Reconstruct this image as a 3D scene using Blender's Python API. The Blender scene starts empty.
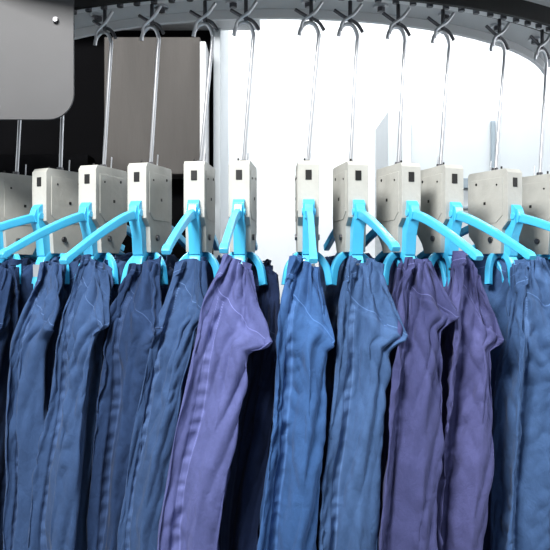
import bpy, math, random
from mathutils import Vector, noise
random.seed(4)
S=bpy.context.scene
S.view_settings.view_transform='Standard'
try: S.view_settings.look='Medium High Contrast'
except Exception: pass

# ------------------------------------------------------------ materials
def mat(name,col,rough=.5,metal=0,bump=0,bscale=60,var=0,vscale=8,sheen=0,stretch=(1,1,1),coat=0,spec=.5):
    m=bpy.data.materials.new(name);m.use_nodes=True
    nt=m.node_tree;b=nt.nodes['Principled BSDF']
    b.inputs['Base Color'].default_value=(*col,1)
    b.inputs['Specular IOR Level'].default_value=spec
    b.inputs['Roughness'].default_value=rough;b.inputs['Metallic'].default_value=metal
    if sheen:b.inputs['Sheen Weight'].default_value=sheen
    if coat:b.inputs['Coat Weight'].default_value=coat
    tc=nt.nodes.new('ShaderNodeTexCoord');mp=nt.nodes.new('ShaderNodeMapping')
    mp.inputs['Scale'].default_value=stretch
    nt.links.new(tc.outputs['Object'],mp.inputs['Vector'])
    if var:
        n=nt.nodes.new('ShaderNodeTexNoise');n.inputs['Scale'].default_value=vscale;n.inputs['Detail'].default_value=5
        nt.links.new(mp.outputs[0],n.inputs['Vector'])
        mx=nt.nodes.new('ShaderNodeMix');mx.data_type='RGBA'
        mx.inputs['A'].default_value=(*[c*(1-var) for c in col],1)
        mx.inputs['B'].default_value=(*[min(1,c*(1+var)) for c in col],1)
        nt.links.new(n.outputs['Fac'],mx.inputs['Factor'])
        nt.links.new(mx.outputs['Result'],b.inputs['Base Color'])
    if bump:
        n2=nt.nodes.new('ShaderNodeTexNoise');n2.inputs['Scale'].default_value=bscale;n2.inputs['Detail'].default_value=4
        nt.links.new(mp.outputs[0],n2.inputs['Vector'])
        bp=nt.nodes.new('ShaderNodeBump');bp.inputs['Strength'].default_value=bump;bp.inputs['Distance'].default_value=.003
        nt.links.new(n2.outputs['Fac'],bp.inputs['Height']);nt.links.new(bp.outputs[0],b.inputs['Normal'])
    return m

M_block=mat('grey_plastic',(.38,.38,.355),.5,bump=.2,bscale=120,var=.22,vscale=22)
M_cyan=mat('cyan_plastic',(.075,.45,.70),.32,var=.06,vscale=10,coat=.2)
M_steel=mat('steel_rod',(.60,.61,.63),.33,1,var=.08)
M_dsteel=mat('dark_steel',(.17,.17,.18),.35,1,var=.1)
M_black=mat('black_rubber_and_slot',(.01,.01,.01),.5,var=.05)
M_white=mat('white_enamel',(.70,.71,.72),.35,var=.03)
M_plate=mat('painted_plate',(.55,.56,.57),.4,var=.05,vscale=5)
M_panel=mat('grey_painted_panel',(.085,.085,.088),.6,.0,bump=.05,bscale=30,var=.35,vscale=2.5,spec=.3)
M_brush=mat('dark_brushed_steel',(.075,.070,.066),.6,.15,bump=.12,bscale=40,var=.6,vscale=2.2,stretch=(3,1,.6),spec=.3)
M_dark=mat('dark_cabinet',(.005,.005,.006),.8,var=.3,vscale=3,spec=.08)
M_wall=mat('wall_paint',(.88,.90,.92),.8,var=.015,vscale=1)
M_floor=mat('floor_paint',(.30,.31,.32),.4,var=.1,vscale=4)
M_pale=mat('pale_machine',(.40,.43,.45),.5,var=.03)
M_pgrey=mat('pale_grey_trim',(.20,.24,.27),.5,var=.05)

def cloth(name,col):
    m=bpy.data.materials.new(name);m.use_nodes=True
    nt=m.node_tree;L=nt.links;b=nt.nodes['Principled BSDF']
    b.inputs['Roughness'].default_value=.92;b.inputs['Sheen Weight'].default_value=.05
    b.inputs['Specular IOR Level'].default_value=.15
    tc=nt.nodes.new('ShaderNodeTexCoord')
    def N(t,**k):
        n=nt.nodes.new(t)
        for a,v in k.items(): n.inputs[a].default_value=v
        return n
    n1=N('ShaderNodeTexNoise',Scale=16,Detail=8,Roughness=.78);L.new(tc.outputs['Object'],n1.inputs['Vector'])
    n2=N('ShaderNodeTexNoise',Scale=480,Detail=2);L.new(tc.outputs['Object'],n2.inputs['Vector'])
    mx=nt.nodes.new('ShaderNodeMix');mx.data_type='RGBA'
    mx.inputs['A'].default_value=(*[c*.58 for c in col],1);mx.inputs['B'].default_value=(*[c*1.42 for c in col],1)
    L.new(n1.outputs['Fac'],mx.inputs['Factor'])
    uv=nt.nodes.new('ShaderNodeSeparateXYZ');L.new(tc.outputs['UV'],uv.inputs[0])
    def math_(op,a,bv=None):
        n=nt.nodes.new('ShaderNodeMath');n.operation=op
        for i,x in enumerate((a,bv)):
            if x is None: continue
            if isinstance(x,(int,float)): n.inputs[i].default_value=x
            else: L.new(x,n.inputs[i])
        return n.outputs[0]
    def line(c,wd):
        return math_('LESS_THAN',math_('ABSOLUTE',math_('SUBTRACT',uv.outputs[0],c)),wd)
    ln=math_('MAXIMUM',line(.0045,.0009),line(-.0045,.0009))
    dash=math_('LESS_THAN',math_('FRACT',math_('MULTIPLY',uv.outputs[1],220.)),.6)
    hem=math_('LESS_THAN',math_('ABSOLUTE',math_('SUBTRACT',uv.outputs[1],-.008)),.0008)
    st=math_('MULTIPLY',math_('MAXIMUM',math_('MULTIPLY',ln,dash),hem),.7)
    wn=math_('MULTIPLY',math_('SUBTRACT',1.0,math_('MINIMUM',math_('MULTIPLY',math_('ABSOLUTE',uv.outputs[0]),120.),1.0)),.36)
    m2=nt.nodes.new('ShaderNodeMix');m2.data_type='RGBA'
    L.new(math_('MAXIMUM',st,wn),m2.inputs['Factor']);L.new(mx.outputs['Result'],m2.inputs['A'])
    m2.inputs['B'].default_value=(*[min(1,c*1.9+.03) for c in col],1)
    L.new(m2.outputs['Result'],b.inputs['Base Color'])
    bp=nt.nodes.new('ShaderNodeBump');bp.inputs['Strength'].default_value=.4;bp.inputs['Distance'].default_value=.0008
    L.new(n2.outputs['Fac'],bp.inputs['Height'])
    mp=nt.nodes.new('ShaderNodeMapping');mp.inputs['Scale'].default_value=(1,1,.6);mp.inputs['Rotation'].default_value=(.25,.3,0)
    L.new(tc.outputs['Object'],mp.inputs['Vector'])
    n3=N('ShaderNodeTexNoise',Scale=40,Detail=7,Roughness=.62,Distortion=1.0);L.new(mp.outputs[0],n3.inputs['Vector'])
    bp2=nt.nodes.new('ShaderNodeBump');bp2.inputs['Strength'].default_value=.48;bp2.inputs['Distance'].default_value=.006
    L.new(n3.outputs['Fac'],bp2.inputs['Height']);L.new(bp.outputs[0],bp2.inputs['Normal'])
    L.new(bp2.outputs[0],b.inputs['Normal'])
    return m

# ------------------------------------------------------------ mesh builder
class MB:
    def __init__(s): s.v=[];s.f=[];s.m=[];s.mats=[]
    def mi(s,m):
        if m not in s.mats:s.mats.append(m)
        return s.mats.index(m)
    def add(s,vs,fs,m):
        o=len(s.v);s.v+= [tuple(v) for v in vs]
        i=s.mi(m)
        for f in fs:s.f.append([a+o for a in f]);s.m.append(i)
    def box(s,a,b,m):
        x0,y0,z0=a;x1,y1,z1=b
        s.add([(x0,y0,z0),(x1,y0,z0),(x1,y1,z0),(x0,y1,z0),(x0,y0,z1),(x1,y0,z1),(x1,y1,z1),(x0,y1,z1)],
              [(3,2,1,0),(4,5,6,7),(0,1,5,4),(1,2,6,5),(2,3,7,6),(3,0,4,7)],m)
    def prism(s,poly,h,m,x0=0):   # poly in (u,z), extruded along x
        n=len(poly)
        vs=[(x0-h,-u,z) for u,z in poly]+[(x0+h,-u,z) for u,z in poly]
        fs=[list(range(n))[::-1],[i+n for i in range(n)]]
        fs+=[(i,(i+1)%n,(i+1)%n+n,i+n) for i in range(n)]
        s.add(vs,fs,m)
    def tube(s,pts,r,m,n=10,rx=None,square=False):
        pts=[Vector(p) for p in pts];k=len(pts);vs=[]
        ref=None
        for i,p in enumerate(pts):
            d=(pts[min(i+1,k-1)]-pts[max(i-1,0)]).normalized()
            if ref is None: ref=Vector((1,0,0)) if abs(d.x)<.9 else Vector((0,1,0))
            a=(ref-d*ref.dot(d)).normalized();ref=a;b=d.cross(a)
            ra=rx[i] if isinstance(rx,list) else (rx or (r[i] if isinstance(r,list) else r))
            rb=r[i] if isinstance(r,list) else r
            for j in range(n):
                t=2*math.pi*(j+.5)/n;c,q=math.cos(t),math.sin(t)
                if square:
                    c=math.copysign(abs(c)**.35,c);q=math.copysign(abs(q)**.35,q)
                vs.append(p+a*c*ra+b*q*rb)
        fs=[[i*n+j,i*n+(j+1)%n,(i+1)*n+(j+1)%n,(i+1)*n+j] for i in range(k-1) for j in range(n)]
        fs+=[list(range(n))[::-1],[(k-1)*n+j for j in range(n)]]
        s.add(vs,fs,m)
    def cyl(s,c,r,h,axis,m,n=20):
        d=Vector({'x':(1,0,0),'y':(0,1,0),'z':(0,0,1)}[axis])*h/2;c=Vector(c)
        s.tube([c-d,c+d],r,m,n)
    def arc(s,r0,r1,z0,z1,t0,t1,m,n=96):
        vs=[]
        for i in range(n+1):
            t=t0+(t1-t0)*i/n
            for r,z in ((r0,z0),(r1,z0),(r1,z1),(r0,z1)):
                vs.append((r*math.sin(t),1-r*math.cos(t),z))
        fs=[[i*4+j,i*4+(j+1)%4,(i+1)*4+(j+1)%4,(i+1)*4+j] for i in range(n) for j in range(4)]
        fs+=[[3,2,1,0],[n*4,n*4+1,n*4+2,n*4+3]]
        s.add(vs,fs,m)
    def make(s,name,loc=(0,0,0),rz=0,bevel=0,smooth=True):
        me=bpy.data.meshes.new(name);me.from_pydata(s.v,[],s.f)
        for m in s.mats:me.materials.append(m)
        me.polygons.foreach_set('material_index',s.m);me.update()
        import bmesh
        bm=bmesh.new();bm.from_mesh(me);bmesh.ops.recalc_face_normals(bm,faces=bm.faces);bm.to_mesh(me);bm.free()
        o=bpy.data.objects.new(name,me);bpy.context.collection.objects.link(o)
        o.location=loc;o.rotation_euler=(0,0,rz)
        if smooth:
            for p in me.polygons:p.use_smooth=True
        if bevel:
            b=o.modifiers.new('bevel','BEVEL');b.width=bevel;b.segments=3;b.limit_method='ANGLE';b.angle_limit=math.radians(40)
        if smooth and bevel:
            o.modifiers.new('wn','WEIGHTED_NORMAL')
        return o

def smooth_path(pts,n=6):
    pts=[Vector(p) for p in pts];out=[]
    for i in range(len(pts)-1):
        p0=pts[max(i-1,0)];p1=pts[i];p2=pts[i+1];p3=pts[min(i+2,len(pts)-1)]
        for k in range(n):
            t=k/n
            out.append(.5*((2*p1)+(p2-p0)*t+(2*p0-5*p1+4*p2-p3)*t*t+(3*p1-p0-3*p2+p3)*t**3))
    out.append(pts[-1]);return out

# ------------------------------------------------------------ hangers
def hanger(th,i):
    b=MB();rnd=random.Random(i)
    b.prism([(-.058,.222),(.052,.222),(.059,.214),(.059,.112),(.042,.096),(.038,.045),(-.028,.045),(-.040,.066),(-.059,.085),(-.062,.12),(-.062,.216)],.0205,M_block)
    b.prism([(-.050,.205),(.045,.205),(.045,.125),(.026,.110),(-.050,.110)],.0216,M_block)
    b.box((-.006,-.0602,.184),(.006,-.057,.203),M_black)  # black box for the slot hole, its shade put into the colour
    for x in (-.0217,.0217):
        b.cyl((x,.034,.196),.003,.002,'x',M_black,12)
        b.cyl((x,-.028,.190),.0022,.002,'x',M_black,12)
        b.cyl((x,-.010,.075),.006,.006,'x',M_dsteel,16)
        b.box((x-.001,.005,.150),(x+.001,.011,.156),M_black)
    b.tube([(.006,.020,.22),(.008,.020,.248)],.0016,M_steel,8)
    b.tube([(-.006,-.026,.22),(-.006,-.026,.230)],.0022,M_black,8)
    # cyan bracket (outer & inner)
    b.prism([(.030,.146),(.063,.146),(.071,.138),(.071,.105),(.060,.080),(.055,.040),(.030,.034)],.0110,M_cyan)
    b.prism([(-.030,.130),(-.066,.130),(-.066,.100),(-.052,.070),(-.050,.046),(-.030,.040)],.0110,M_cyan)
    b.prism([(.045,.140),(.074,.136),(.080,.122),(.074,.108),(.045,.102)],.008,M_cyan,.0)
    b.cyl((0,-.064,.122),.007,.026,'x',M_cyan,16)
    sk=rnd.uniform(-.016,.016);dr=rnd.uniform(-.012,.012)
    P=smooth_path([(0,-.055,.122),(0,-.12,.106),(sk*.5,-.21,.074+dr*.5),(sk,-.305,.034+dr)],5)
    n=len(P);b.tube(P,[.0098-.0036*k/(n-1) for k in range(n)],M_cyan,12,rx=.0062,square=True)
    b.tube([P[-2],P[-1],P[-1]+Vector((0,-.006,-.003))],[.0075,.0075,.004],M_cyan,12,rx=.0070,square=True)
    P=smooth_path([(0,.055,.110),(0,.12,.092),(0,.20,.062)],5)
    b.tube(P,.0080,M_cyan,12,rx=.0065,square=True)
    # lower arch that carries the garment
    P=smooth_path([(0,.150,-.085),(0,.137,-.02),(0,.095,.026),(0,.03,.050),(0,-.02,.050),(0,-.046,.034),(0,-.056,.005),(0,-.058,-.04)],6)
    b.tube(P,.0085,M_cyan,12,rx=.012,square=True)
    P=smooth_path([(0,.02,.05),(0,-.02,.015),(0,-.04,-.05)],5)
    b.tube(P,.006,M_cyan,10,rx=.009,square=True)
    for q in (-1,1):
        P=smooth_path([(0,-.01,.044),(q*.020,-.014,.038),(q*.037,-.022,.016),(q*.044,-.028,-.020)],5)
        b.tube(P,.0075,M_cyan,10,rx=.0065,square=True)
    # steel clip
    b.box((-.008,-.049,.016),(.008,-.045,.060),M_steel)
    b.box((-.011,-.066,-.004),(.011,-.045,.022),M_steel)
    b.tube([(-.013,-.060,.012),(.013,-.060,.012)],.003,M_dsteel,10)
    # rod and hook
    tl=rnd.uniform(.012,.028)
    P=smooth_path([(0,0,.20),(tl*.6,0,.36),(tl,0,.462),(tl+.001,0,.482),(tl-.007,0,.501),(tl-.021,0,.505),(tl-.034,0,.495),(tl-.038,0,.480)],5)
    b.tube(P,.0040,M_steel,12)
    b.tube([(0,0,.215),(0,0,.230)],.007,M_dsteel,14)
    x=tl-.014
    b.tube([(x,0,.552),(x,0,.508)],.0040,M_dsteel,10)
    b.tube(smooth_path([(x-.032,.006,.534),(x-.010,.004,.520),(x+.014,.002,.508),(x+.026,0,.490)],4),.0036,M_dsteel,8)
    b.tube(smooth_path([(x+.022,-.006,.545),(x+.006,-.005,.524),(x-.016,-.003,.508),(x-.020,-.002,.490)],4),.0036,M_steel,8)
    return b.make('clothes_hanger',(math.sin(th),1-math.cos(th),0),th+rnd.uniform(-.06,.06),bevel=.0018)

TH=[-.76,-.615,-.478,-.366,-.258,-.152,-.064,.064,.152,.254,.349,.492,.636,.78]
for i,t in enumerate(TH): hanger(t,i)

# ------------------------------------------------------------ garments
def sst(a,b,x):
    t=max(0,min(1,(x-a)/(b-a)));return t*t*(3-2*t)
def nz(a,b=0,c=0): return noise.noise(Vector((a,b,c)))
def garment(th,ut,ub,wb,half,col,seed,zt=.038,flap=.03,wt=0,side=1,length=1.05,uin=-.27):
    R=random.Random(seed*13+1)
    ox=seed*7.31;h=half
    sgn=side
    base=[( None,-.004,.2),(-.19,-.50*h,1),(-.135,-.20*h,1),(-.085,-.95*h,1),(-.055,-.70*h,1),
          (-.004,-1.05*h,.7),(-.006,-.42*h,.6),(.008,.20*h,.6),(.002,1.05*h,.7),(-.045,.62*h,1),(-.075,1.0*h,1),
          (-.12,.20*h,1),(-.18,.6*h,1),(None,.006,.2)]
    base=[(u if u is None else u*R.uniform(.8,1.2),w*R.uniform(.86,1.12),m) for u,w,m in base]
    seg=[14,10,10,9,13,18,18,20,14,8,10,10,14,4]
    NR=270
    nb=len(base)
    V=[];UV=[];NC=sum(seg)
    fc=R.uniform(.085,.135)
    l0=R.uniform(.015,.05);tilt=R.uniform(-.03,.035)
    pl=R.uniform(1.0,2.2)
    for j in range(NR+1):
        jj=(j/NR)**1.35
        s=jj*length
        uo=ut+(ub-ut)*(.6*sst(0,.20,s)+.4*min(s,.6)/.6)+max(0,s-.6)*.02+.010*nz(ox,s*3,1)
        lean=wt+(wb-wt)*(s/.5 if s<.5 else 1+(s-.5)*.3)+.012*nz(ox+9,s*2.8)*sst(0,.2,s)
        wide=(.63+.24*sst(0,.13,s)+.40*min(s,.7))*(1+.10*nz(ox+3,s*2.6))
        amp=sst(.02,.28,s)
        cps=[]
        for i,(u,w,m) in enumerate(base):
            du=.024*m*nz(ox+i*3.1,s*2.2,2)*amp+.008*m*nz(ox+i*2.3,s*8,4)
            dw=.013*m*nz(ox+i*5.7,s*2.6,7)*amp+.0055*m*nz(ox+i*1.9,s*9,9)
            if i in (6,7): dw*=1.6;du*=1.2
            uu=(uin if u is None else uo+u*(.45+.55*amp)) + du
            if i==6: uu-=.011*pl*(.25+.75*amp)
            if i==7: uu+=.003*pl*amp
            ww=w*wide+dw
            if i in (7,8,9) and sgn>0 or i in (6,5,4) and sgn<0:
                g=min(s/fc,1)**1.1*(1-sst(fc,fc+.035,s))
                k=1 if i in (8,5) else .4
                ww+=sgn*flap*g*k*.85; uu+=.016*g*k*(1 if i!=7 else .3)
            cps.append((uu,ww))
        ring=[]
        for i in range(nb):
            a=cps[i];b2=cps[(i+1)%nb]
            for k in range(seg[i]):
                f=k/seg[i]
                ring.append([a[0]+(b2[0]-a[0])*f,a[1]+(b2[1]-a[1])*f,i+f])
        for _ in range(3):
            n=len(ring)
            ring=[[(ring[k-1][0]+2*ring[k][0]+ring[(k+1)%n][0])/4,(ring[k-1][1]+2*ring[k][1]+ring[(k+1)%n][1])/4,ring[k][2]] for k in range(n)]
        n=len(ring)
        near=1-sst(.10,.36,s)
        for k in range(n):
            u,w,idx=ring[k]
            a=ring[k-1];c=ring[(k+1)%n]
            tx,ty=c[0]-a[0],c[1]-a[1];l=math.hypot(tx,ty) or 1
            nu,nw=-ty/l,tx/l
            fo=max(0,min(1,(u-uin)/(uo-uin)))
            sq=max(-1,min(1,w/h))
            dip=((.024*(.4+.6*(.5+.5*sq*sgn))+tilt*sq)*fo**3+.018*nz(u*20+ox,w*30,3))*(1-jj)
            ss=s+dip
            d=.0070*nz(idx*1.15+ox+ss*1.6,ss*2.4,ox)
            a2=nz(idx*1.5+ss*6+ox,ss*3.8,5.);d+=.0066*(1-3*abs(a2))*(.5+.5*near)
            a3=nz(idx*1.3-ss*14+ox*2,ss*4.,9.);d+=.0052*(1-3*abs(a3))*(.25+.75*near)
            q=max(0,nz(ox+idx*.5,ss*2.5,12)*2.8+.15)
            a5=nz(idx*1.8+ox+ss*8,ss*24,2+idx*.4);d+=.0044*(1-2.8*abs(a5))*min(1,q)
            a6=nz(idx*3+ox,ss*18,7);d+=.0020*a6
            ci2=idx if sgn>0 else 13-idx
            ln=l0+(fc+.012-l0)*max(0,min(1,(ci2-5.0)/3.2))**.8 if ci2<8.2 else fc+.012-(ci2-8.2)*.03
            if ci2>4.2: d+=.0050*(1-sst(ln,ln+.0040,s))
            sd=.2
            ci=5.85 if sgn>0 else 7.15
            if 4.6<idx<8.6: sd=(idx-ci)*h*.66
            rid=math.exp(-(sd/.0065)**4)*sst(ln-.01,ln+.01,s)
            d*=1-.25*rid
            d+=rid*(.0028+.0013*math.sin(ss*230+ox*5+3*nz(ss*26,ox)))
            d-=math.exp(-((abs(sd)-.0088)/.0026)**2)*.0017
            uu=u+nu*d;ww=w+nw*d+lean
            V.append((ww,-uu,zt-ss));UV.append((sd if s>ln else .2,s-ln))
    F=[]
    for j in range(NR):
        for k in range(NC):
            k2=(k+1)%NC
            F.append((j*NC+k,j*NC+k2,(j+1)*NC+k2,(j+1)*NC+k))
    me=bpy.data.meshes.new('work_trousers');me.from_pydata(V,[],F)
    uvl=me.uv_layers.new(name='sewing')
    for lp in me.loops: uvl.data[lp.index].uv=UV[lp.vertex_index]
    me.materials.append(cloth('cotton_%d'%seed,col))
    for p in me.polygons:p.use_smooth=True
    me.update()
    o=bpy.data.objects.new('work_trousers',me);bpy.context.collection.objects.link(o)
    o.location=(math.sin(th),1-math.cos(th),0);o.rotation_euler=(0,0,th)
    sm=o.modifiers.new('thick','SOLIDIFY');sm.thickness=.0016;sm.offset=0
    return o

NAVY=(.028,.052,.115);SLATE=(.044,.080,.165);PURP=(.098,.112,.250);LAV=(.086,.092,.205);BLUE=(.046,.104,.235);DEN=(.062,.115,.230);VIO=(.070,.077,.175);SHADE_NAVY=(.020,.032,.075)
G=[(-.76,.05,.13,.0,.044,NAVY,.03,.02),
   (-.615,.08,.12,.0,.050,NAVY,.018,.040),
   (-.478,.08,.14,.01,.050,SLATE,.024,.035),
   (-.366,.085,.17,-.005,.052,SLATE,.030,.030),
   (-.258,.085,.14,-.03,.050,NAVY,.028,.022),
   (-.152,.085,.16,-.078,.050,SLATE,.028,.004),
   (-.064,.10,.18,-.080,.048,PURP,.050,.0),
   (.003,.02,.08,-.072,.041,SHADE_NAVY,.01,-.020),  # added gap filler, dark colour stands in for the neighbour's shaded side
   (.064,.10,.17,-.042,.050,BLUE,.018,-.010),
   (.152,.115,.16,-.04,.050,DEN,.042,.003),
   (.254,.11,.18,-.06,.052,VIO,.045,.003),
   (.349,.11,.165,-.05,.044,LAV,.036,.005),
   (.492,.11,.18,-.06,.057,DEN,.042,.0),
   (.636,.12,.17,-.05,.050,DEN,.03,0),
   (.78,.1,.16,-.05,.045,SLATE,.03,0)]
for i,g in enumerate(G):
    garment(*g[:6],seed=i+1,flap=g[6],wt=g[7],zt=.030 if g[5] is SHADE_NAVY else .040)

# ------------------------------------------------------------ conveyor rail
b=MB()
T0,T1=-1.15,1.15
b.arc(.83,1.22,.585,.605,T0,T1,M_plate)
b.arc(.83,.842,.565,.585,T0,T1,M_white)
b.arc(.975,1.025,.562,.586,T0,T1,M_white)
b.arc(1.03,1.042,.548,.586,T0,T1,M_black)
b.arc(.955,.965,.570,.586,T0,T1,M_black)
for k in range(60):
    t=T0+.02+(T1-T0-.04)*k/59
    x,y=1.0*math.sin(t),1-1.0*math.cos(t)
    b.cyl((x,y,.558),.007,.010,'z',M_dsteel,12)
for k in range(12):
    t=-1.0+k*.18
    x,y=.895*math.sin(t),1-.895*math.cos(t)
    b.cyl((x,y,.583),.016,.006,'z',M_steel,20);b.cyl((x,y,.577),.009,.012,'z',M_dsteel,6)
b.make('conveyor_rail',bevel=.001,smooth=False)

# ------------------------------------------------------------ machine panels (left)
def rounded_panel(x0,x1,z0,z1,r,y,th):
    pts=[(x0,z1),(x0,z0)]
    for k in range(9):
        a=-math.pi/2+k/8*math.pi/2
        pts.append((x1-r+r*math.cos(a),z0+r+r*math.sin(a)))
    pts+=[(x1,z1)]
    n=len(pts)
    vs=[(x,y,z) for x,z in pts]+[(x,y+th,z) for x,z in pts]
    fs=[list(range(n)),[i+n for i in range(n)][::-1]]+[(i,i+n,(i+1)%n+n,(i+1)%n) for i in range(n)]
    return vs,fs
b=MB()
vs,fs=rounded_panel(-.95,-.395,.305,.546,.05,-.03,.006);b.add(vs,fs,M_panel)
b.cyl((-.43,-.034,.50),.006,.005,'y',M_dsteel,6)
b.make('guard_panel',bevel=.001,smooth=False)

b=MB()
b.box((-1.6,1.15,-1.25),(-.21,1.6,1.25),M_dark)
b.box((-.21,1.12,-1.25),(-.185,1.6,1.25),M_pale)
b.box((-.56,1.02,.33),(-.245,1.15,.78),M_brush)
b.box((-.245,1.0,.30),(-.225,1.15,.76),M_plate)
b.box((-1.6,1.05,.22),(-.62,1.15,.40),M_dark)
b.box((-.72,.98,.84),(-.05,1.15,.90),M_plate)
b.make('finishing_machine_cabinet',bevel=.003,smooth=False)

b=MB()
b.box((.55,2.3,-1.25),(1.9,2.8,.80),M_pale)
b.box((.75,2.27,.42),(1.9,2.30,.47),M_pgrey)
b.box((.75,2.28,.32),(1.9,2.30,.335),M_pgrey)
b.box((.62,2.28,-.2),(.66,2.30,.75),M_white)
b.box((1.05,2.28,-.2),(1.07,2.30,.75),M_pgrey)
b.make('background_press_machine',bevel=.004,smooth=False)

# ------------------------------------------------------------ room
def slab(n,a,c,m):
    b=MB();b.box(a,c,m);return b.make(n,smooth=False)
slab('floor',(-2.6,-2.6,-1.30),(2.6,3.3,-1.25),M_floor)
slab('ceiling',(-2.6,-2.6,1.7),(2.6,3.3,1.75),M_wall)
slab('wall_back',(-2.6,3.2,-1.25),(2.6,3.3,1.7),M_wall)
slab('wall_left',(-2.6,-2.6,-1.25),(-2.5,3.2,1.7),M_wall)
slab('wall_right',(2.5,-2.6,-1.25),(2.6,3.2,1.7),M_wall)

# ------------------------------------------------------------ lights
def area(n,loc,tgt,size,e,col=(1,1,1)):
    l=bpy.data.lights.new(n,'AREA');l.shape='RECTANGLE';l.size=size[0];l.size_y=size[1];l.energy=e;l.color=col
    o=bpy.data.objects.new(n,l);bpy.context.collection.objects.link(o);o.location=loc
    o.rotation_euler=(Vector(tgt)-Vector(loc)).to_track_quat('-Z','Y').to_euler()
area('back_wall_fill',(.6,2.0,1.65),(.6,2.8,0),(2.2,.7),66,(.97,.99,1))  # unseen light added to brighten the back wall
area('ceiling_light_front',(-.75,-1.45,1.5),(0.05,.0,-.1),(.8,.5),96,(1,.99,.97))
area('side_fill',(1.9,-.6,1.3),(.3,.0,-.1),(.7,.7),26,(1,1,1))  # fill light added to lift the garments on the right
w=bpy.data.worlds.new('world');S.world=w;w.use_nodes=True
w.node_tree.nodes['Background'].inputs[0].default_value=(.9,.95,1,1)
w.node_tree.nodes['Background'].inputs[1].default_value=.27

cam=bpy.data.cameras.new('camera');cam.lens=800/550*36;cam.sensor_width=36
co=bpy.data.objects.new('camera',cam);bpy.context.collection.objects.link(co)
co.location=(0,-1.6,0);co.rotation_euler=(math.pi/2,0,0)
S.camera=co
